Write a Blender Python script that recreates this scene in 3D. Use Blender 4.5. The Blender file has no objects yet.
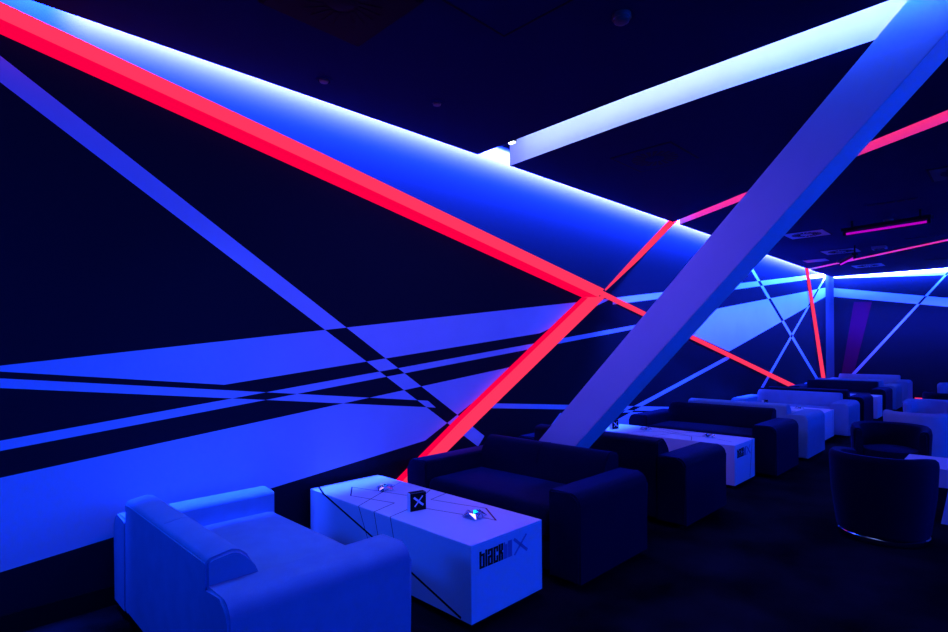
import bpy, bmesh, math, random
from mathutils import Vector, Matrix

random.seed(7)
C = bpy.context.scene.collection
PI = math.pi

# ---------------------------------------------------------------- materials
def mat(name, col, rough=0.6, spec=0.3, metal=0.0, noise=None, emit=None, es=1.0, sheen=0.0, bump=None):
    m = bpy.data.materials.new(name)
    m.use_nodes = True
    nt = m.node_tree
    b = nt.nodes['Principled BSDF']
    b.inputs['Base Color'].default_value = (*col, 1)
    b.inputs['Roughness'].default_value = rough
    b.inputs['Specular IOR Level'].default_value = spec
    b.inputs['Metallic'].default_value = metal
    if sheen:
        b.inputs['Sheen Weight'].default_value = sheen
        b.inputs['Sheen Roughness'].default_value = 0.5
        b.inputs['Sheen Tint'].default_value = (0.1, 0.3, 1.0, 1)
    if emit:
        b.inputs['Emission Color'].default_value = (*emit, 1)
        b.inputs['Emission Strength'].default_value = es
    if noise or bump:
        tc = nt.nodes.new('ShaderNodeTexCoord')
    if noise:
        sc, amt = noise
        n = nt.nodes.new('ShaderNodeTexNoise')
        n.inputs['Scale'].default_value = sc
        n.inputs['Detail'].default_value = 6
        nt.links.new(tc.outputs['Object'], n.inputs['Vector'])
        r = nt.nodes.new('ShaderNodeValToRGB')
        r.color_ramp.elements[0].position = 0.3
        r.color_ramp.elements[1].position = 0.7
        r.color_ramp.elements[0].color = (*[c * (1 - amt) for c in col], 1)
        r.color_ramp.elements[1].color = (*[min(1, c * (1 + amt)) for c in col], 1)
        nt.links.new(n.outputs['Fac'], r.inputs['Fac'])
        nt.links.new(r.outputs['Color'], b.inputs['Base Color'])
    if bump:
        sc, st = bump
        n2 = nt.nodes.new('ShaderNodeTexNoise')
        n2.inputs['Scale'].default_value = sc
        n2.inputs['Detail'].default_value = 4
        nt.links.new(tc.outputs['Object'], n2.inputs['Vector'])
        bp = nt.nodes.new('ShaderNodeBump')
        bp.inputs['Strength'].default_value = st
        bp.inputs['Distance'].default_value = 0.004
        nt.links.new(n2.outputs['Fac'], bp.inputs['Height'])
        nt.links.new(bp.outputs['Normal'], b.inputs['Normal'])
    return m

M = dict(
    navy=mat('navy wall paint', (0.0095, 0.012, 0.021), 0.8, 0.02),
    white=mat('pale wall paint', (0.55, 0.66, 0.82), 0.7, 0.2, noise=(3.0, 0.03)),
    magenta=mat('magenta wall paint', (0.10, 0.001, 0.035), 0.7, 0.1),
    corner=mat('corner lit tone', (0.06, 0.075, 0.10), 0.7, 0.1),  # lighter than the wall: cove light in the corner put into the colour
    ceil=mat('dark ceiling paint', (0.004, 0.009, 0.060), 0.8, 0.03),
    black=mat('matt black', (0.004, 0.004, 0.005), 0.7, 0.1),
    carpet=mat('dark carpet', (0.006, 0.0065, 0.009), 0.95, 0.02, noise=(2.2, 0.85), bump=(160, 0.5)),
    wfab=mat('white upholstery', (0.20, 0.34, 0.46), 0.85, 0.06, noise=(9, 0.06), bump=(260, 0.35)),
    bfab=mat('black upholstery', (0.0008, 0.0025, 0.0105), 0.7, 0.03, noise=(9, 0.12), bump=(260, 0.35), sheen=0.16),
    lam=mat('white laminate', (0.80, 0.80, 0.82), 0.4, 0.3),
    ink=mat('black print', (0.003, 0.003, 0.004), 0.6, 0.1),
    faint=mat('blue grey print', (0.22, 0.22, 0.40), 0.5, 0.2),
    inkred=mat('dark red print', (0.16, 0.003, 0.02), 0.5, 0.2),
    pillar=mat('white plaster', (0.72, 0.73, 0.76), 0.75, 0.15, noise=(5, 0.02)),
    redA=mat('red acrylic lit', (0.05, 0.0, 0.0), 0.6, 0.0, emit=(1.0, 0.036, 0.115), es=1.05),  # pinker: room light falling on this face is put into the emission
    redB=mat('red acrylic shaded', (0.05, 0.0, 0.0), 0.6, 0.0, emit=(1.0, 0.0, 0.062), es=0.98),  # same acrylic with the deeper red of the less lit face
    chrome=mat('chrome', (0.8, 0.8, 0.82), 0.12, 0.5, metal=1.0),
    glass=mat('faceted ashtray', (0.75, 0.78, 0.85), 0.18, 0.6, metal=0.85),
    plate=mat('grille metal', (0.25, 0.28, 0.36), 0.38, 0.5, metal=0.85),
    dplate=mat('dark grille metal', (0.010, 0.010, 0.013), 0.5, 0.3),
    plast=mat('detector plastic', (0.07, 0.06, 0.05), 0.5, 0.3),
    tube=mat('violet tube', (0.2, 0.0, 0.2), 0.3, 0.3, emit=(0.45, 0.0, 0.42), es=1.0),
    led=mat('white led', (0.8, 0.8, 0.8), 0.3, 0.3, emit=(0.8, 0.95, 1.0), es=6.0),
)

# ---------------------------------------------------------------- helpers
def link(name, bm, m, parent=None, smooth=False, loc=None):
    me = bpy.data.meshes.new(name)
    bmesh.ops.recalc_face_normals(bm, faces=bm.faces[:])
    bm.to_mesh(me)
    bm.free()
    for k in (m if isinstance(m, (list, tuple)) else [m]):
        me.materials.append(k)
    if smooth:
        for p in me.polygons:
            p.use_smooth = True
        try:
            me.set_sharp_from_angle(angle=math.radians(40))
        except Exception:
            pass
    o = bpy.data.objects.new(name, me)
    C.objects.link(o)
    if parent:
        o.parent = parent
    if loc:
        o.location = loc
    return o

def tag(o, label, cat, group=None, kind=None):
    if label:
        o['label'] = label
    if cat:
        o['category'] = cat
    if group:
        o['group'] = group
    if kind:
        o['kind'] = kind
    return o

def thing(name, label, cat, loc=(0, 0, 0), rz=0, group=None):
    o = bpy.data.objects.new(name, None)
    o.empty_display_size = 0.1
    C.objects.link(o)
    o.location = loc
    o.rotation_euler = (0, 0, rz)
    return tag(o, label, cat, group)

def structure(name, bm, m, label):
    return tag(link(name, bm, m), label, name.split('_')[0], kind='structure')

def dup(root, loc, rz, label, sy=1.0, sz=1.0):
    r = root.copy()
    r.scale = (1, sy, sz)
    C.objects.link(r)
    r.location = loc
    r.rotation_euler = (0, 0, rz)
    r['label'] = label
    for ch in list(root.children):
        c = ch.copy()
        C.objects.link(c)
        c.parent = r
        for g in ch.children:
            d = g.copy()
            C.objects.link(d)
            d.parent = c
    return r

def box(bm, x0, y0, z0, x1, y1, z1, bev=0.0, seg=4, mi=0):
    vs = [bm.verts.new((x, y, z)) for x in (x0, x1) for y in (y0, y1) for z in (z0, z1)]
    idx = [(0, 1, 3, 2), (4, 6, 7, 5), (0, 4, 5, 1), (2, 3, 7, 6), (0, 2, 6, 4), (1, 5, 7, 3)]
    fs = [bm.faces.new([vs[i] for i in f]) for f in idx]
    for f in fs:
        f.material_index = mi
    if bev:
        es = list({e for f in fs for e in f.edges})
        bmesh.ops.bevel(bm, geom=es, offset=bev, segments=seg, affect='EDGES', profile=0.5)
    return fs

def prism(bm, pts, axis, a, b, mi=0):
    """polygon extruded along an axis; pts are the two other coordinates in order"""
    def P(p, t):
        if axis == 'x': return (t, p[0], p[1])
        if axis == 'y': return (p[0], t, p[1])
        return (p[0], p[1], t)
    A = [bm.verts.new(P(p, a)) for p in pts]
    B = [bm.verts.new(P(p, b)) for p in pts]
    n = len(pts)
    fs = [bm.faces.new(A), bm.faces.new(B[::-1])]
    fs += [bm.faces.new((A[i], B[i], B[(i + 1) % n], A[(i + 1) % n])) for i in range(n)]
    for f in fs:
        f.material_index = mi
    return fs

def lathe(bm, prof, n=32, c=(0, 0), mi=0):
    rings = []
    for r, z in prof:
        rings.append([bm.verts.new((c[0] + r * math.cos(2 * PI * i / n), c[1] + r * math.sin(2 * PI * i / n), z)) for i in range(n)])
    for a, b in zip(rings, rings[1:]):
        for i in range(n):
            f = bm.faces.new((a[i], a[(i + 1) % n], b[(i + 1) % n], b[i]))
            f.material_index = mi
    for ring in (rings[0], rings[-1]):
        bm.faces.new(ring).material_index = mi

def bar(bm, p, q, w, t, up, mi=0):
    """flat strip from p to q, width w, thickness t along up (from the base points outwards)"""
    p, q, up = Vector(p), Vector(q), Vector(up).normalized()
    d = (q - p).normalized()
    s = up.cross(d).normalized() * (w / 2)
    e = d * (w / 2 * 0.6)
    vs = []
    for base in (p - e, q + e):
        for sg in (-1, 1):
            for h in (0, t):
                vs.append(bm.verts.new(base + s * sg + up * h))
    for f in ((0, 1, 3, 2), (4, 6, 7, 5), (0, 4, 5, 1), (2, 3, 7, 6), (0, 2, 6, 4), (1, 5, 7, 3)):
        bm.faces.new([vs[i] for i in f]).material_index = mi

def tubepath(bm, pts, r, n=8):
    pts = [Vector(p) for p in pts]
    rings = []
    for i, p in enumerate(pts):
        d = (pts[min(i + 1, len(pts) - 1)] - pts[max(i - 1, 0)]).normalized()
        a = d.orthogonal().normalized() if abs(d.z) > 0.9 else d.cross(Vector((0, 0, 1))).normalized()
        b = d.cross(a)
        rings.append([bm.verts.new(p + a * r * math.cos(2 * PI * k / n) + b * r * math.sin(2 * PI * k / n)) for k in range(n)])
    for A, B in zip(rings, rings[1:]):
        for k in range(n):
            bm.faces.new((A[k], A[(k + 1) % n], B[(k + 1) % n], B[k]))
    bm.faces.new(rings[0]); bm.faces.new(rings[-1][::-1])

NB = bmesh.new

# ---------------------------------------------------------------- room
WY = 3.77       # face of the long wall
BX = 17.75      # face of the far wall
HC = 3.30       # underside of the ceiling
TOP = 3.60
XN, YN = -3.5, -6.5

bm = NB(); box(bm, XN, YN, -0.1, BX + .1, WY + .1, 0)
structure('floor', bm, M['carpet'], 'dark carpeted lounge floor')

def inside(poly, p):
    c = False
    n = len(poly)
    for i in range(n):
        (x1, y1), (x2, y2) = poly[i], poly[(i + 1) % n]
        if (y1 > p[1]) != (y2 > p[1]) and p[0] < (x2 - x1) * (p[1] - y1) / (y2 - y1) + x1:
            c = not c
    return c

def painted_wall(name, u0, u1, to3, back3, polys, special, label):
    """a wall face cut along the edges of its painted bands; overlapping bands cancel to the dark paint"""
    bm = NB()
    vs = [bm.verts.new((u, z, 0)) for u, z in ((u0, 0), (u1, 0), (u1, TOP), (u0, TOP))]
    bm.faces.new(vs)
    for poly in polys + special:
        n = len(poly)
        for i in range(n):
            (x1, y1), (x2, y2) = poly[i], poly[(i + 1) % n]
            d = Vector((y1 - y2, x2 - x1, 0)).normalized()
            bmesh.ops.bisect_plane(bm, geom=bm.verts[:] + bm.edges[:] + bm.faces[:], dist=1e-5,
                                   plane_co=(x1, y1, 0), plane_no=d)
    for f in bm.faces:
        c = f.calc_center_median()
        k = sum(inside(p, (c.x, c.y)) for p in polys) % 2
        if not k and any(inside(p, (c.x, c.y)) for p in special):
            k = 2
        f.material_index = k
    for v in bm.verts:
        v.co = to3(v.co.x, v.co.y)
    A = [bm.verts.new(to3(u, z)) for u, z in ((u0, 0), (u1, 0), (u1, TOP), (u0, TOP))]
    B = [bm.verts.new(back3(u, z)) for u, z in ((u0, 0), (u1, 0), (u1, TOP), (u0, TOP))]
    for i in range(4):
        bm.faces.new((A[i], A[(i + 1) % 4], B[(i + 1) % 4], B[i]))
    bm.faces.new(B)
    me = bpy.data.meshes.new(name)
    bm.to_mesh(me); bm.free()
    for k in ('navy', 'white', 'magenta'):
        me.materials.append(M[k])
    o = bpy.data.objects.new(name, me)
    C.objects.link(o)
    return tag(o, label, 'wall', kind='structure')

bands = [
    [(0.308, 3.029), (3.951, 0.598), (3.858, 0.506), (0.308, 2.89)],
    [(0.3, 1.41), (6.382, 2.101), (4.854, 1.628), (1.438, 1.247), (0.3, 1.38)],
    [(6.40, 2.107), (17.745, 3.43), (17.745, 3.33), (10.889, 2.524), (6.40, 2.02)],
    [(0.298, 1.019), (7.73, 1.848), (7.73, 1.793), (0.298, 0.966)],
    [(0.3, 1.344), (3.22, 1.004), (3.31, 0.935), (0.299, 1.294)],
    [(3.89, 0.93), (9.153, 0.437), (9.152, 0.37), (3.89, 0.881)],
    [(0.297, 0.826), (4.506, 1.286), (3.181, 0.651), (0.295, 0.335)],
    [(7.73, 1.857), (17.745, 3.035), (17.745, 2.80), (10.462, 1.355)],
    [(5.218, 0.709), (7.715, 0.493), (7.709, 0.08), (4.841, 0.445)],
    [(4.839, 0.262), (10.412, 1.275), (10.485, 1.22), (4.857, 0.21)],
    [(11.496, 3.14), (16.788, 0.557), (16.534, 0.556), (11.328, 3.122)],
    [(17.745, 3.345), (12.383, 0.578), (12.202, 0.589), (17.576, 3.332)],
]
# carry the bands that leave the picture on along the wall
def ext(p, q, x):
    t = (x - p[0]) / (q[0] - p[0])
    return (x, p[1] + t * (q[1] - p[1]))
bands[0][0] = ext((0.308, 3.029), (3.951, 0.598), -0.3); bands[0][3] = ext((0.308, 2.89), (3.858, 0.506), -0.5)
bands[3][0] = ext(bands[3][0], bands[3][1], -3.4); bands[3][3] = ext(bands[3][3], bands[3][2], -3.4)
bands[4][0] = ext(bands[4][0], bands[4][1], -3.4); bands[4][3] = ext(bands[4][3], bands[4][2], -3.4)
p, q = bands[6][0], bands[6][1]; bands[6][0] = ext(p, q, -0.6); p, q = bands[6][3], bands[6][2]; bands[6][3] = ext(p, q, -0.6)
p, q = bands[1][0], bands[1][1]; bands[1][0] = (.17, 1.395); bands[1].pop()
painted_wall('wall_left', XN, BX, lambda u, z: Vector((u, WY, z)), lambda u, z: Vector((u, WY + .1, z)), bands, [],
             'long dark wall crossed by pale slanting painted bands')
bback = [
    [(3.765, 3.035), (1.214, 2.577), (1.215, 2.364), (3.765, 2.80)],
    [(3.712, 3.377), (1.209, 3.459), (1.211, 3.143), (3.712, 3.283)],
    [(1.15, 3.25), (3.126, 0.641), (3.217, 0.638), (1.19, 3.26)],
]
p, q = bback[0][1], bback[0][0]; bback[0][1] = ext(q, p, -1.5)
p, q = bback[0][2], bback[0][3]; bback[0][2] = ext(q, p, -1.5)
bback[1][1] = (-1.5, 3.55); bback[1][2] = ext((3.712, 3.283), (1.211, 3.143), -1.5)
painted_wall('wall_back', YN, WY, lambda u, z: Vector((BX, u, z)), lambda u, z: Vector((BX + .1, u, z)), bback,
             [[(3.138, 2.60), (2.74, 2.58), (3.172, 0.572), (3.446, 0.562)]], 'far end wall with white stripes below a lit ceiling slot')
bm = NB(); box(bm, XN - .1, YN - .1, 0, BX, YN, TOP); structure('wall_right', bm, M['navy'], 'dark side wall across the lounge')
bm = NB(); box(bm, XN - .1, YN, 0, XN, WY + .1, TOP); structure('wall_rear', bm, M['navy'], 'dark wall behind the viewer')
bm = NB(); prism(bm, [(17.60, 3.765), (17.745, 3.765), (17.745, 3.60)], 'z', 0, TOP); structure('trim_1', bm, M['corner'], 'pale chamfer strip added for the lit far wall corner')  # added prism, its lighter tone stands in for cove light in the corner
bm = NB(); box(bm, XN, WY - .018, 0, 17.6, WY - .0005, 0.11); structure('baseboard_left', bm, M['black'], 'black skirting along the long wall')
bm = NB(); box(bm, BX - .018, YN, 0, BX - .0005, 3.6, 0.11); structure('baseboard_back', bm, M['black'], 'black skirting along the far wall')

# ceiling: slabs hung below a dark deck, open slots between them
YE, XE = 3.62, 17.62
def nr(y): return 7.86 - 0.689 * (3.62 - y)
def fr(y): return 8.09 - 0.675 * (3.62 - y)
def nr2(y): return 15.22 - 0.924 * (3.62 - y)
def fr2(y): return nr2(y) + 0.22
YS = -1.2
pieces = [
    [(XN, YS), (3.60, YS), (3.60, .4), (3.635, 2.0), (3.725, YE), (XN, YE)],
    [(4.0, YS), (nr(YS), YS), (nr(YE), YE), (4.19, YE), (4.07, 2.25), (4.03, 1.5), (4.01, .6)],
    [(fr(YS), YS), (nr2(YS), YS), (nr2(YE), YE), (fr(YE), YE)],
    [(fr2(YS), YS), (XE, YS), (XE, YE), (fr2(YE), YE)],
    [(XN, YN), (XE, YN), (XE, YS), (XN, YS)],
]
bm = NB()
for pc in pieces:
    fs = prism(bm, pc, 'z', HC, TOP - .002)
    for f in fs[2:]:
        f.material_index = 1
box(bm, XN, YN, TOP, BX, WY, TOP + .1, mi=1)
structure('ceiling', bm, [M['ceil'], M['white']], 'dark suspended ceiling cut by light slots')

# ---------------------------------------------------------------- red light beams on the wall
def wedge(name, label, A, B, C3, p, extra=None):
    """luminous channel: edge lines A and C3 on the wall, ridge line B standing off it by p"""
    bm = NB()
    n = len(A)
    rows = []
    for i in range(n):
        pp = p[i] if isinstance(p, (list, tuple)) else p
        rows.append([bm.verts.new((A[i][0], WY - .002, A[i][1])), bm.verts.new((B[i][0], WY - pp, B[i][1])), bm.verts.new((C3[i][0], WY - .002, C3[i][1]))])
    for r0, r1 in zip(rows, rows[1:]):
        for k, mi in ((0, 0), (1, 1), (2, 1)):
            a, b = k, (k + 1) % 3
            bm.faces.new((r0[a], r0[b], r1[b], r1[a])).material_index = mi
    bm.faces.new(rows[0]).material_index = 1
    bm.faces.new(rows[-1][::-1]).material_index = 1
    o = thing(name, label, 'light beam')
    # split the two luminous faces into parts
    bm2 = bm.copy()
    bmesh.ops.delete(bm, geom=[f for f in bm.faces if f.material_index != 0], context='FACES')
    bmesh.ops.delete(bm2, geom=[f for f in bm2.faces if f.material_index == 0], context='FACES')
    for f in bm2.faces: f.material_index = 0
    link('front_diffuser', bm, M['redA'] if not extra else M['redB'], o)
    link('side_diffuser', bm2, M['redA'] if extra or p == .014 else M['redB'], o)
    return o

wedge('red_light_beam', 'broad red glowing beam slanting down from the upper left corner',
      [(-1.0, 3.547), (2.159, 2.976), (6.188, 2.209)], [(-1.0, 3.412), (2.09, 2.829), (5.853, 2.079)], [(-1.0, 3.399), (2.158, 2.776), (5.665, 2.076)], .12)
wedge('red_light_beam', 'red glowing beam slanting down to the floor behind the first white table',
      [(5.686, 2.078), (3.545, 0.798), (2.33, 0.03)], [(5.725, 2.07), (3.578, 0.8), (2.375, 0.03)], [(6.248, 2.123), (3.874, 0.765), (2.62, 0.03)], .06, extra=1)
wedge('red_light_beam', 'short thin red beam rising from the red junction to the ceiling slot',
      [(6.2, 2.204), (6.886, 2.654), (8.03, 3.375)], [(6.21, 2.19), (6.96, 2.662), (8.18, 3.395)], [(6.224, 2.186), (7.099, 2.677), (8.348, 3.425)], .014)

def strip(name, label, quad, p, m, cat='light beam'):
    bm = NB()
    prism(bm, quad, 'y', WY - p, WY - .002)
    return tag(link(name, bm, m), label, cat)
strip('red_light_beam', 'thin red beam descending rightward behind the leaning pillar to the white sofa',
      [(6.02, 2.20), (8.879, 1.629), (14.725, 0.484), (14.239, 0.472), (11.02, 1.13), (6.06, 2.125)], .025, M['redA'])
strip('red_light_beam', 'near-vertical thin red line on the wall by the far corner',
      [(15.55, 3.418), (17.061, 0.636), (17.377, 0.02), (17.708, 0.02), (17.393, 0.621), (15.761, 3.438)], .025, M['redA'])
bm = NB(); box(bm, BX - .06, 1.1, .03, BX - .019, 1.86, .10)
tag(link('red_light_strip', bm, M['redA']), 'small red light strip low on the far wall beside the last white sofa', 'light strip')

# ---------------------------------------------------------------- leaning pillar
PX = 3.76
def on_line(p, q, z):
    t = (z - p[1]) / (q[1] - p[1])
    return (p[0] + t * (q[0] - p[0]), z)
Lp, Lq = (2.994, 0.621), (0.624, 3.121)
Rp, Rq = (2.561, 0.674), (0.341, 3.015)
zt = 3.58
bm = NB()
prism(bm, [on_line(Lp, Lq, 0), on_line(Lp, Lq, zt), on_line(Rp, Rq, zt), on_line(Rp, Rq, 0)], 'x', PX, PX + .29)
bmesh.ops.bevel(bm, geom=[e for e in bm.edges], offset=.004, segments=2, affect='EDGES')
tag(link('leaning_pillar', bm, M['pillar']), 'large white square pillar leaning diagonally from behind the black sofa to the ceiling', 'pillar', kind='thing')

# ---------------------------------------------------------------- sofas
SL, SD = 1.66, 0.86          # length across the bay, depth
def make_sofa(name, label, fab, L=SL):
    t = thing(name, label, 'sofa')
    aw = 0.235
    bm = NB(); box(bm, .03, .03, .045, SD - .05, L - .03, .27); link('base', bm, fab, t)
    for y0 in (0, L - aw):
        bm = NB()
        ro, ri, zt = .075, .025, .555
        ap = [(0, .04)] + [(ro - ro * math.cos(PI / 2 * k / 7), zt - ro + ro * math.sin(PI / 2 * k / 7)) for k in range(8)] + \
             [(aw - ri + ri * math.sin(PI / 2 * k / 4), zt - ri + ri * math.cos(PI / 2 * k / 4)) for k in range(5)] + [(aw, .04)]
        ap = [(a if y0 == 0 else L - a, b) for a, b in ap]
        prism(bm, ap, 'x', 0, SD)
        ends = [e for e in bm.edges if abs(e.verts[0].co.x - e.verts[1].co.x) < 1e-6]
        bmesh.ops.bevel(bm, geom=ends, offset=.012, segments=3, affect='EDGES')
        link('armrest', bm, fab, t, True)
    prof = [(.005, .06), (.005, .632), (.011, .650), (.026, .660), (.11, .673), (.142, .664), (.170, .640), (.20, .588), (.225, .53), (.27, .42), (.28, .06)]
    bm = NB(); prism(bm, prof, 'y', aw - .012, L - aw + .012)
    es = [e for e in bm.edges if abs(e.verts[0].co.y - e.verts[1].co.y) < 1e-6]
    bmesh.ops.bevel(bm, geom=es, offset=.012, segments=3, affect='EDGES')
    b = link('backrest', bm, fab, t, True)
    bm = NB(); tubepath(bm, [(.006, aw, .640), (.006, L - aw, .640)], .0025); link('piping', bm, fab, b)
    bm = NB(); tubepath(bm, [(.226, L / 2, .53), (.201, L / 2, .589), (.171, L / 2, .641), (.142, L / 2, .665), (.11, L / 2, .6735), (.03, L / 2, .6615)], .002); link('seam', bm, fab, b)
    bm = NB(); box(bm, .235, aw - .005, .25, SD - .01, L - aw + .005, .435, .055, 5)
    bmesh.ops.subdivide_edges(bm, edges=[e for e in bm.edges if e.calc_length() > .3], cuts=8, use_grid_fill=True)
    for v in bm.verts:
        if v.co.z > .4:
            yy = (v.co.y - L / 2) / (L / 2 - aw); xx = (v.co.x - .53) / .28
            v.co.z += .018 * max(0, 1 - yy * yy) * max(0, 1 - xx * xx)
    link('seat_cushion', bm, fab, t, True)
    for x in (.08, SD - .1):
        for y in (.08, L - .08):
            bm = NB(); lathe(bm, [(.022, 0), (.028, .045)], 12, (x, y)); link('foot', bm, M['black'], t)
    return t

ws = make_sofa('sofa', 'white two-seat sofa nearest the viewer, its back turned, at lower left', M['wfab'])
bs = make_sofa('sofa', 'black two-seat sofa facing the first white table, in front of the leaning pillar', M['bfab'])
G1, G2 = 'white lounge sofas along the striped wall', 'black lounge sofas along the striped wall'
ws['group'] = G1; bs['group'] = G2
YA = 1.885
SY = 1.07
ws.location = (.79, 2.06, 0)
def facing_back(o, x1, y0=YA):     # facing towards the viewer's end of the room: front edge at smaller x
    o.location = (x1, y0 + SL, 0); o.rotation_euler = (0, 0, PI)
facing_back(bs, 3.66); bs.scale = (1, 1, 1.06)
dup(bs, (4.29, YA, 0), 0, 'black sofa just behind the leaning pillar, facing away toward the second white table', SY, 1.05)
dup(bs, (7.46, YA + SL * SY, 0), PI, 'black sofa on the far side of the second white table, its front to the viewer', SY, 1.05)
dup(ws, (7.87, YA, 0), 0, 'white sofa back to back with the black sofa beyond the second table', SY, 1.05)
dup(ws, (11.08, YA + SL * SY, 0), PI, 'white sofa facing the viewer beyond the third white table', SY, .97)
dup(bs, (11.42, YA, 0), 0, 'black sofa back to back with the white sofa beyond the third table', SY)
dup(bs, (14.45, YA + SL * SY, 0), PI, 'black sofa facing the viewer beyond the fourth white table', SY)
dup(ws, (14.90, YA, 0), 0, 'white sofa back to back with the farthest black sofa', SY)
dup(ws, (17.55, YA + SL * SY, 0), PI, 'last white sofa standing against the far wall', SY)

# ---------------------------------------------------------------- tables
TH, TB = 0.455, 0.04
GLY = [(0, 25, 0, 100), (25, 40, 0, 13), (25, 40, 70, 84), (39, 64, 0, 84), (70, 94, 0, 100),
       (138, 164, 0, 96), (100, 138, 82, 96), (100, 125, 64, 96), (100, 125, 0, 58), (125, 138, 43, 58), (125, 138, 0, 13),
       (170, 196, 0, 96), (196, 230, 82, 96), (196, 230, 0, 14), (207, 230, 62, 96), (207, 230, 0, 40),
       (236, 262, 0, 100), (268, 293, 57, 100), (268, 293, 0, 46), (260, 280, 40, 62)]
FNT = [(300, 317, 0, 100), (318, 350, 0, 86), (356, 381, 0, 100), (382, 410, 0, 100)]
def make_table(name, label, loc, W, L, tops, sides, fronts, redtop=(), letters=True, pedestal=False):
    t = thing(name, label, 'table', loc, 0, 'white block tables')
    bm = NB(); box(bm, 0, 0, TB if not pedestal else .30, W, L, TH, .003, 1); link('body', bm, M['lam'], t)
    if pedestal:
        bm = NB(); prism(bm, [(.27, 0), (.32, .30), (L - .32, .30), (L - .27, 0)], 'x', .01, W - .01); link('pedestal', bm, M['lam'], t)
    else:
        bm = NB(); box(bm, .05, .05, 0, W - .05, L - .05, TB); link('plinth', bm, M['black'], t)
    bm = NB()
    for w, pts in tops:
        for a, b in zip(pts, pts[1:]):
            bar(bm, (*a, TH), (*b, TH), w, .0006, (0, 0, 1))
    for w, pts in sides:
        for a, b in zip(pts, pts[1:]):
            bar(bm, (0, a[0], a[1]), (0, b[0], b[1]), w, .0006, (-1, 0, 0))
    for w, pts in fronts:
        for a, b in zip(pts, pts[1:]):
            bar(bm, (a[0], 0, a[1]), (b[0], 0, b[1]), w, .0006, (0, -1, 0))
    link('printed_lines', bm, M['ink'], t)
    if redtop:
        bm = NB()
        for w, pts in redtop:
            for a, b in zip(pts, pts[1:]):
                bar(bm, (*a, TH), (*b, TH), w, .0006, (0, 0, 1))
        tag(link('printed_line', bm, M['inkred'], t), 'dark red printed line', None)
    if letters:
        s = .186 / 290; sv = .092 / 100
        for nm, gl, m in (('lettering', GLY, M['ink']), ('faint_lettering', FNT, M['faint'])):
            bm = NB()
            for a, b, c, d in gl:
                box(bm, .062 + a * s, -.001, .314 + c * sv, .062 + b * s, .0005, .314 + d * sv)
            if nm == 'faint_lettering':
                bar(bm, (.346, 0, .400), (.456, 0, .315), .017, .001, (0, -1, 0))
                bar(bm, (.450, 0, .404), (.348, 0, .314), .012, .001, (0, -1, 0))
            link(nm, bm, m, t)
    return t
K = .005
make_table('block_table', 'white block table in front, beside the nearest white sofa, with fine black lines', (2.02, 2.03, 0), .60, 1.67,
    [(K, [(.10, 1.287), (.236, 1.483), (.38, .99), (.267, .676), (.335, .434), (.386, .262)]),
     (.010, [(.10, 1.287), (.236, 1.483)]), (K, [(.10, 1.287), (.202, .921), (.0, .86)]),
     (K, [(.578, 1.339), (.282, 1.189), (.003, 1.039)]), (K, [(.579, .998), (.173, .744), (.003, .701)]),
     (K, [(.595, .848), (.423, .807), (.478, .584)]), (.014, [(.068, 1.665), (.001, 1.487)])],
    [(K, [(1.039, .454), (.905, .205)]), (K, [(.866, .453), (.77, .12)]), (K, [(.696, .454), (.61, .14)]),
     (.014, [(1.489, .454), (.827, .273), (.083, .053)])], [],
    redtop=[(K, [(.478, .584), (.534, .399)]), (.010, [(.534, .399), (.399, .189)]), (K, [(.386, .262), (.399, .189)])])
generic_top = [(K, [(.05, 1.25), (.38, .99), (.267, .676), (.335, .434), (.2, .1)]), (K, [(.578, 1.1), (.25, .55), (.0, .45)]), (K, [(.0, .9), (.35, .8), (.6, .62)])]
gfront = [(.008, [(.52, .452), (.44, .06)])]
make_table('block_table', 'white block table past the leaning pillar, between two black sofas', (5.87, 2.065, 0), .60, 1.64, generic_top, [], gfront)
make_table('block_table', 'third white block table along the wall, between two white sofas', (9.52, 2.06, 0), .58, 1.62, generic_top, [], [(.008, [(.50, .452), (.52, .06)])], letters=False)
make_table('block_table', 'fourth white block table along the wall, between two black sofas', (12.88, 1.92, 0), .58, 1.70, generic_top, [], [], letters=False)
make_table('block_table', 'white pedestal table between the black tub chairs at the right edge', (5.92, -.93, 0), .60, 1.66, generic_top,
    [(.012, [(1.1, .454), (.8, .32)])], [], letters=False, pedestal=True)

# ---------------------------------------------------------------- small things on tables
def make_ashtray(label, loc, rz, s=1.0):
    bm = NB()
    n = 8
    ob, ot, it, ib = [], [], [], []
    for i in range(n):
        a = 2 * PI * i / n
        k = i % 2 == 0
        ro, zo = (.086, .010) if k else (.056, .040)
        ob.append(bm.verts.new((.045 * math.cos(a), .045 * math.sin(a), 0)))
        ot.append(bm.verts.new((ro * math.cos(a), ro * math.sin(a), zo)))
        it.append(bm.verts.new(((.050 if k else .040) * math.cos(a), (.050 if k else .040) * math.sin(a), .034 if k else .028)))
        ib.append(bm.verts.new((.026 * math.cos(a + .2), .026 * math.sin(a + .2), .010)))
    for A, B in ((ob, ot), (ot, it), (it, ib)):
        for i in range(n):
            j = (i + 1) % n
            bm.faces.new((A[i], A[j], B[j])); bm.faces.new((A[i], B[j], B[i]))
    bm.faces.new(ob); bm.faces.new(ib)
    bmesh.ops.scale(bm, vec=(s, s, s), verts=bm.verts[:])
    o = link('ashtray', bm, M['glass'], None, False, loc)
    o.rotation_euler = (0, 0, rz)
    return tag(o, label, 'ashtray', 'faceted ashtrays on the white tables')
ash = make_ashtray('faceted ashtray on the front table, left of the black cube', (2.370, 3.262, TH+.001), .3, 0.92)
def ash_copy(label, loc, rz):
    o = ash.copy(); C.objects.link(o); o.location = loc; o.rotation_euler = (0, 0, rz); o['label'] = label
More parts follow.
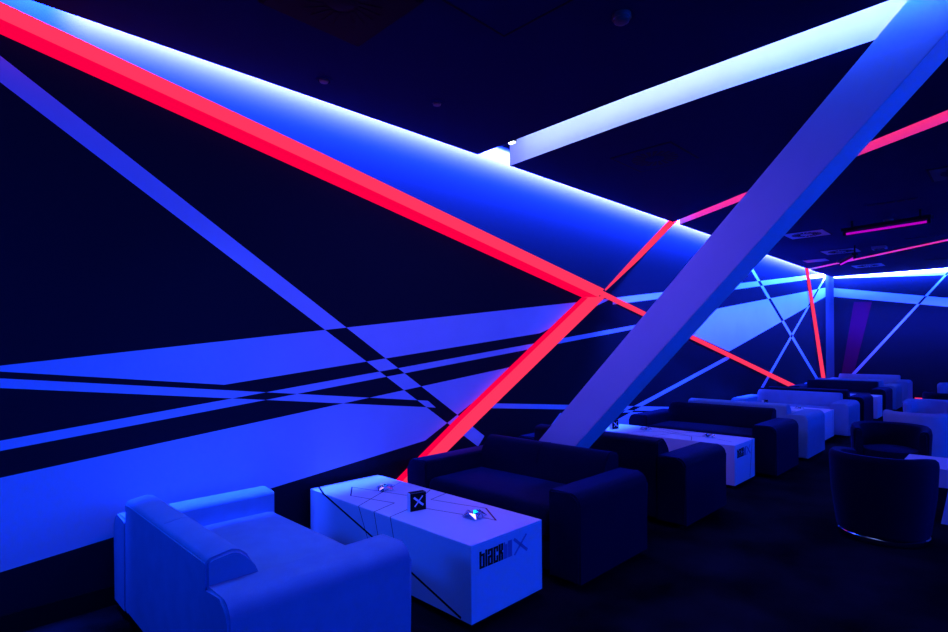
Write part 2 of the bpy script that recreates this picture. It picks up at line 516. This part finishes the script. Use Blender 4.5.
ash_copy('faceted ashtray on the near end of the front table, right of the black cube', (2.370, 2.350, TH+.001), .9)
ash_copy('faceted ashtray on the second table, the one nearer the wall', (6.21, 3.22, TH), .5)
ash_copy('faceted ashtray on the second table, the one nearer the aisle', (6.19, 2.45, TH), .1)
ash_copy('faceted ashtray on the third white table', (9.80, 2.46, TH), .4)

def make_cube(label, loc, rz):
    t = thing('display_block', label, 'display block', loc, rz, 'black display blocks with a cross')
    w, h, d = .112, .113, .046
    bm = NB(); box(bm, 0, .003, 0, w, d, h, .002, 1); link('body', bm, M['lam'], t)
    bm = NB(); box(bm, .001, 0, .001, w - .001, .003, h - .001); f = link('front_panel', bm, M['ink'], t)
    bm = NB(); box(bm, .003, .004, h, w - .002, d - .002, h + .0012); link('top_panel', bm, M['ink'], t)
    bm = NB()
    bar(bm, (.028, 0, .084), (.088, 0, .034), .013, .0008, (0, -1, 0))
    bar(bm, (.086, 0, .090), (.032, 0, .030), .008, .0008, (0, -1, 0))
    link('cross_mark', bm, M['lam'], f)
    return t
blk = make_cube('small standing black block with a pale cross on the front table', (2.168, 2.715, TH), -.21)
dup(blk, (5.98, 3.54, TH), -.2, 'small black block standing at the wall end of the second table')
dup(blk, (9.72, 2.95, TH), -.2, 'small black block standing on the third table')

# ---------------------------------------------------------------- tub chairs
def make_tub(label, fab, loc, rz, name='tub_chair'):
    t = thing(name, label, 'armchair', loc, rz, 'round tub chairs in the aisle')
    # opening towards +x; shell is a thick curved band
    prof_n = 10
    bm = NB()
    rings = []
    N = 44
    for i in range(N + 1):
        a = math.radians(58 + (302 - 58) * i / N)
        e = min(i, N - i) / N
        top = .655 - .035 * max(0, 1 - e / .22) ** 1.5
        flat = 1 + .05 * abs(math.sin(2 * (a - PI)))
        ring = []
        sec = [(.325, .07), (.365, .35), (.378, top - .05), (.372, top - .018), (.35, top), (.32, top), (.292, top - .015), (.283, top - .05), (.275, .35), (.27, .07)]
        for r, z in sec:
            r *= .88
            ring.append(bm.verts.new((r * flat * math.cos(a), r * flat * math.sin(a), z)))
        rings.append(ring)
    n = len(rings[0])
    for A, B in zip(rings, rings[1:]):
        for k in range(n):
            bm.faces.new((A[k], A[(k + 1) % n], B[(k + 1) % n], B[k]))
    bm.faces.new(rings[0]); bm.faces.new(rings[-1][::-1])
    es = list(set(bm.faces[-1].edges) | set(bm.faces[-2].edges)) if False else []
    bm.faces.ensure_lookup_table()
    es = list(set(bm.faces[-1].edges) | set(bm.faces[-2].edges))
    bmesh.ops.bevel(bm, geom=es, offset=.02, segments=3, affect='EDGES')
    link('shell', bm, fab, t, True)
    bm = NB(); lathe(bm, [(.02, .26), (.235, .26), (.248, .29), (.25, .38), (.238, .415), (.18, .43), (.02, .435)], 40); link('seat_cushion', bm, fab, t, True)
    bm = NB(); lathe(bm, [(.24, .05), (.282, .055), (.286, .10), (.27, .26), (.02, .26)], 40); link('base', bm, fab, t, True)
    bm = NB(); lathe(bm, [(.25, .012), (.286, .012), (.293, .022), (.293, .046), (.286, .053), (.25, .053)], 48); link('base_ring', bm, M['chrome'], t, True)
    bm = NB(); lathe(bm, [(.2, 0), (.2, .02)], 24); link('foot', bm, M['black'], t)
    return t
tubB = make_tub('black tub chair nearest at right, its back to the viewer, chrome ring at its base', M['bfab'], (5.25, .755, 0), -.25)
tubW = make_tub('white tub chair with its back to the viewer, behind the two near black tub chairs', M['wfab'], (8.66, .89, 0), 0)
dup(tubB, (6.98, .935, 0), PI + .15, 'black tub chair facing the viewer across the table at the right edge')
dup(tubW, (10.25, .88, 0), PI, 'white tub chair facing the viewer, behind the white tub chair with its back turned')
dup(tubB, (12.15, .84, 0), 0, 'black tub chair far back at the right edge, beyond the white tub chairs')
dup(tubW, (14.85, .86, 0), PI, 'farthest white tub chair, beyond the far black tub chair at right edge')

# ---------------------------------------------------------------- ceiling fittings
GD = 'square swirl air diffusers in the ceiling'
def make_diffuser(label, cx, cy, plate, s=.57):
    t = thing('air_vent', label, 'air vent', (cx, cy, HC), 0, GD)
    h = s / 2
    bm = NB(); box(bm, -h, -h, -.008, h, h, .01, .002, 1); link('face_plate', bm, plate, t)
    bm = NB()
    n = 20
    for i in range(n):
        a = 2 * PI * i / n
        pts = []
        for r, w in ((.09, .010), (.215, .022)):
            for sg in (-1, 1):
                aa = a + sg * w / r + (.18 if r > .1 else 0)
                pts.append((r * math.cos(aa), r * math.sin(aa)))
        prism(bm, [pts[0], pts[1], pts[3], pts[2]], 'z', -.0095, -.0075)
    link('swirl_slots', bm, M['black'], t)
    bm = NB(); lathe(bm, [(.07, -.007), (.07, -.012), (.06, -.015)], 24); link('hub', bm, plate, t, True)
    bm = NB()
    for k in range(4):
        q = [(-h - .012, -h - .012), (h + .012, -h - .012), (h + .012, h + .012), (-h - .012, h + .012)]
        a, b = q[k], q[(k + 1) % 4]
        bar(bm, (*a, 0), (*b, 0), .022, .004, (0, 0, -1))
    link('edge_gap', bm, M['black'], t)
    return t
make_diffuser('black square air diffuser at the top edge of the picture, above the striped wall', 1.56, 2.50, M['black'])
make_diffuser('dark square air diffuser between the white and red ceiling slots', 5.02, 2.49, M['ceil'])
make_diffuser('square air diffuser just right of the leaning pillar', 10.35, 2.48, M['plate'])
make_diffuser('square air diffuser above the violet tube lamp set lengthwise', 12.77, 2.47, M['plate'])
make_diffuser('square air diffuser nearest the far wall', 15.62, 2.48, M['plate'])
make_diffuser('dark air diffuser at the right edge under the red ceiling line', 7.72, .37, M['dplate'])
bm = NB(); box(bm, 13.6, 2.92, HC - .008, 14.0, 3.34, HC + .01, .002, 1)
tag(link('ceiling_tile', bm, M['plate']), 'dim square ceiling tile beside the far red line', 'ceiling tile')
bm = NB()
for a, b in (((2.41, 2.12), (2.41, 1.2)), ((2.41, 2.12), (1.5, 2.12)), ((1.5, 2.12), (1.5, 1.2)), ((1.5, 1.2), (2.41, 1.2))):
    bar(bm, (*a, 0), (*b, 0), .012, .003, (0, 0, -1))
o = thing('ceiling_hatch', 'dark ceiling access hatch between the black diffuser and the smoke detector', 'ceiling hatch', (0, 0, HC))
link('edge_gap', bm, M['black'], o)
bm = NB(); box(bm, 1.51, 1.21, -.002, 2.40, 2.11, .01); link('panel', bm, M['ceil'], o)

t = thing('smoke_detector', 'round smoke detector on the dark ceiling at top centre', 'smoke detector', (2.71, 1.53, HC))
bm = NB(); lathe(bm, [(.05, 0), (.052, -.022), (.048, -.028)], 28); link('base', bm, M['plast'], t, True)
bm = NB(); lathe(bm, [(.044, -.028), (.040, -.040), (.030, -.047), (.01, -.048)], 28); link('sensor_cap', bm, M['plast'], t, True)
t = thing('smoke_detector', 'small dome detector beside the long violet tube lamp', 'smoke detector', (10.0, 1.34, HC))
bm = NB(); lathe(bm, [(.06, 0), (.06, -.03), (.045, -.075), (.015, -.09)], 24); link('base', bm, M['plast'], t, True)
def make_spot(label, x, y):
    t = thing('recessed_spotlight', label, 'spotlight', (x, y, HC), 0, 'recessed ceiling spotlights')
    bm = NB(); lathe(bm, [(.055, 0), (.055, -.006), (.040, -.008), (.036, -.001)], 24); link('trim_ring', bm, M['ceil'], t, True)
    bm = NB(); lathe(bm, [(.012, -.016), (.028, -.014), (.032, -.002)], 20); link('lamp_head', bm, M['plast'], t, True)
    return t
sp = make_spot('small recessed spotlight on the dark ceiling left of the white slot', 2.72, 3.06)
dup(sp, (1.94, 3.33, HC), 0, 'faint recessed spotlight above the broad red beam at upper left')
t = thing('downlight', 'small unlit square downlight below the long violet tube lamp', 'spotlight', (12.69, 1.84, HC))
bm = NB(); box(bm, -.1, -.11, -.05, .1, .11, 0, .004, 1); link('housing', bm, M['plate'], t)
bm = NB(); box(bm, -.07, -.08, -.053, .07, .08, -.049); link('lens', bm, M['black'], t)

def make_grille(label, x, y0, y1, w=.05):
    t = thing('slot_grille', label, 'air grille', (x, (y0 + y1) / 2, HC), 0, 'linear slot grilles in the ceiling')
    h = (y1 - y0) / 2
    bm = NB(); box(bm, -w, -h, -.006, w, h, 0); link('frame', bm, M['ceil'], t)
    n = 5
    for i in range(n):
        a = -h + .02 + i * (2 * h - .04) / n
        bm = NB(); box(bm, -w * .7, a + .012, -.0085, w * .7, a + (2 * h - .04) / n - .012, -.0055); link('slot', bm, M['black'], t)
    return t
make_grille('slot grille in the ceiling above the long violet tube lamp', 8.78, .87, 1.43)
make_grille('slot grille in the ceiling between the violet tube and the far red line', 12.12, .85, 1.40)
make_grille('slot grille in the ceiling close to the far wall', 15.57, 1.0, 1.45)

def make_uv(label, c, rz, L, at=(-.38, .38)):
    t = thing('tube_lamp', label, 'tube lamp', (c[0], c[1], HC), rz, 'violet tube lamps hung from the ceiling')
    bm = NB(); box(bm, -.05, -L / 2, c[2] - HC + .04, .05, L / 2, c[2] - HC + .085, .004, 1); link('housing', bm, M['black'], t)
    for y in [L * q for q in at]:
        bm = NB(); box(bm, -.012, y - .012, c[2] - HC + .08, .012, y + .012, 0); link('hanger', bm, M['black'], t)
    for sg in (-1, 1):
        bm = NB(); box(bm, -.02, sg * (L / 2 - .035) - .018, c[2] - HC - .022, .02, sg * (L / 2 - .035) + .018, c[2] - HC + .045); link('socket', bm, M['black'], t)
    bm = NB(); tubepath(bm, [(0, -L / 2 + .05, c[2] - HC), (0, L / 2 - .05, c[2] - HC)], .016, 12); link('tube', bm, M['tube'], t, True)
    return t
make_uv('long violet tube lamp in a black housing hung near the right edge', (9.65, 1.335, 3.12), -.20, 1.08)
make_uv('violet tube lamp hung lengthwise near the far red ceiling line', (12.6, 2.33, 3.07), -1.16, 1.05, (-.47,))

# small bare lamp at the start of the white slot
t = thing('spot_lamp', 'tiny bright lamp at the wall end of the white ceiling slot', 'lamp', (3.735, 3.20, 3.30))
bm = NB(); box(bm, -.02, -.04, .008, .02, .04, .06, .004, 2); link('housing', bm, M['plast'], t)
bm = NB(); box(bm, -.014, -.03, -.004, .014, .03, .010, .003, 2); link('lens', bm, M['led'], t)

# ---------------------------------------------------------------- lights
def area(name, loc, direction, sx, sy, col, power, spread=180, xdir=None):
    ld = bpy.data.lights.new(name, 'AREA')
    ld.shape = 'RECTANGLE'; ld.size = sx; ld.size_y = sy
    ld.color = col; ld.energy = power; ld.spread = math.radians(spread)
    o = bpy.data.objects.new(name, ld)
    C.objects.link(o)
    z = -Vector(direction).normalized()
    x = Vector(xdir or (1, 0, 0)); x = (x - z * x.dot(z)).normalized()
    y = z.cross(x)
    o.matrix_world = Matrix((x, y, z)).transposed().to_4x4()
    o.location = loc
    return o
BLUE = (0.010, 0.048, 1.0)
BLUE2 = (0.0, 0.042, 1.0)
VIO = (0.135, 0.070, 1.0)
WHT = (0.80, 0.62, 0.8)
# cove along the long wall (two tapes: blue and white) and the far wall
area('cove_led_blue', (8.9, 3.645, 3.57), (0, 1, -1.4), 17.4, .03, BLUE, 13600, 86)
area('cove_led_white', (9.1, 3.645, 3.57), (0, 1, -1.1), 17.0, .02, WHT, 1750, 54)
area('cove_led_far_blue', (17.645, -1.3, 3.57), (1, 0, -1.1), 9.8, .03, BLUE, 6500, 90, (0, 1, 0))
area('cove_led_far_white', (17.645, -1.3, 3.57), (1, 0, -1.1), 9.8, .02, WHT, 700, 54, (0, 1, 0))
# white slot
area('slot_led_white', (3.688, 1.22, 3.50), (1, -.0233, 0.0), 4.5, .1, (0.62, 0.68, 0.95), 9.5, 110, (0.0233, 1, 0))
# red slots
for n, f, w in (('slot_led_red', nr, 12), ('slot_led_red_far', nr2, 14)):
    a, b = Vector((f(YS), YS, 3.45)), Vector((f(YE), YE, 3.45))
    d = (b - a).normalized()
    nrm = Vector((d.y, -d.x, 0))
    area(n, (a + b) / 2 + nrm * .012, nrm, (b - a).length * .98, .2, (1, .02, .065), w, 160, d)
# overhead violet and blue light; the blue fills are added, with no fixture in view
area('overhead_light', (2.65, 2.25, 3.08), (0, 0, -1), .2, .9, VIO, 28, 180)  # violet lamp over the first bay, its fixture unseen
for x, y, e in ((5.9, 2.2, 22), (9.65, 1.34, 20), (12.6, 2.3, 20), (5.9, -.6, 5)):  # blue fill light: some at the built tubes, the rest added without fixtures
    area('overhead_light', (x, y, 3.02), (0, 0, -1), .2, 1.0, (0.0, .06, 1), e, 180)
for x, e in ((1.3, 12), (5.2, 9), (9.0, 10), (13.0, 10), (16.0, 8)):
    area('blue_fill_down', (x, 3.15, 3.25), (0, -.15, -1), .5, .2, (0.0, .10, 1), e, 80)  # unseen blue fill added to brighten seats and tables near the wall
area('blue_fill_across', (6.5, -6.2, 2.9), (0, 1, -.15), 19, .5, BLUE2, 1150, 180)  # added blue fill for faces turned to the aisle, no cove built
area('blue_fill_rear', (-1.3, 2.9, 2.0), (1, 0, -.55), 1.2, .5, (0, .05, 1), 34, 150, (0, 1, 0))  # unseen fill added to light the back of the nearest sofa
area('blue_wall_fill', (12.0, 2.6, 3.27), (0, 1, -1.25), 11, .06, (.022, .035, 1), 260, 46)  # fill added to brighten the striped wall, no fixture in view
area('blue_wall_fill_far', (16.58, .6, 3.27), (1, 0, -1.25), 6.0, .06, (.022, .04, 1), 170, 46, (0, 1, 0))  # the same kind of unseen fill, added for the far wall
area('slot_lamp_light', (3.685, 3.50, 3.36), (1, -.3, .1), .05, .05, (.8, .95, 1), 3, 170, (0, 1, 0))
area('slot_led_blue', (3.632, .75, 3.42), (1, 0, -.5), 1.3, .05, (0, .06, 1), 9, 150, (0, 1, 0))

w = bpy.data.worlds.new('World'); bpy.context.scene.world = w
w.use_nodes = True
w.node_tree.nodes['Background'].inputs[0].default_value = (0.0, 0.002, 0.02, 1)
w.node_tree.nodes['Background'].inputs[1].default_value = 0.1

# ---------------------------------------------------------------- camera
f, cxp, cyp, yaw, ro = 550.0, 474.0, 345.2, math.atan2(544, 550), 0.0068
v = Vector((math.cos(yaw), math.sin(yaw), 0))
r0 = Vector((math.sin(yaw), -math.cos(yaw), 0)); u0 = Vector((0, 0, 1))
r = r0 * math.cos(ro) - u0 * math.sin(ro); u = u0 * math.cos(ro) + r0 * math.sin(ro)
cd = bpy.data.cameras.new('Camera')
cam = bpy.data.objects.new('Camera', cd)
C.objects.link(cam)
cam.matrix_world = Matrix((r, u, -v)).transposed().to_4x4()
cam.location = (0, 0, 1.5)
cd.sensor_fit = 'HORIZONTAL'; cd.sensor_width = 36
cd.lens = f / 948 * 36
cd.shift_x = 0.0
cd.shift_y = (cyp - 316) / 948
cd.clip_start = .02; cd.clip_end = 100
sc = bpy.context.scene
sc.camera = cam
sc.view_settings.view_transform = 'Standard'
sc.view_settings.look = 'None'
sc.view_settings.exposure = 0
sc.view_settings.gamma = 1
try:
    sc.view_settings.use_curve_mapping = False
except Exception:
    pass
sc.cycles.use_denoising = True
try:
    sc.cycles.denoiser = 'OPENIMAGEDENOISE'
except Exception:
    pass
sc.cycles.max_bounces = 6
sc.cycles.sample_clamp_indirect = 4
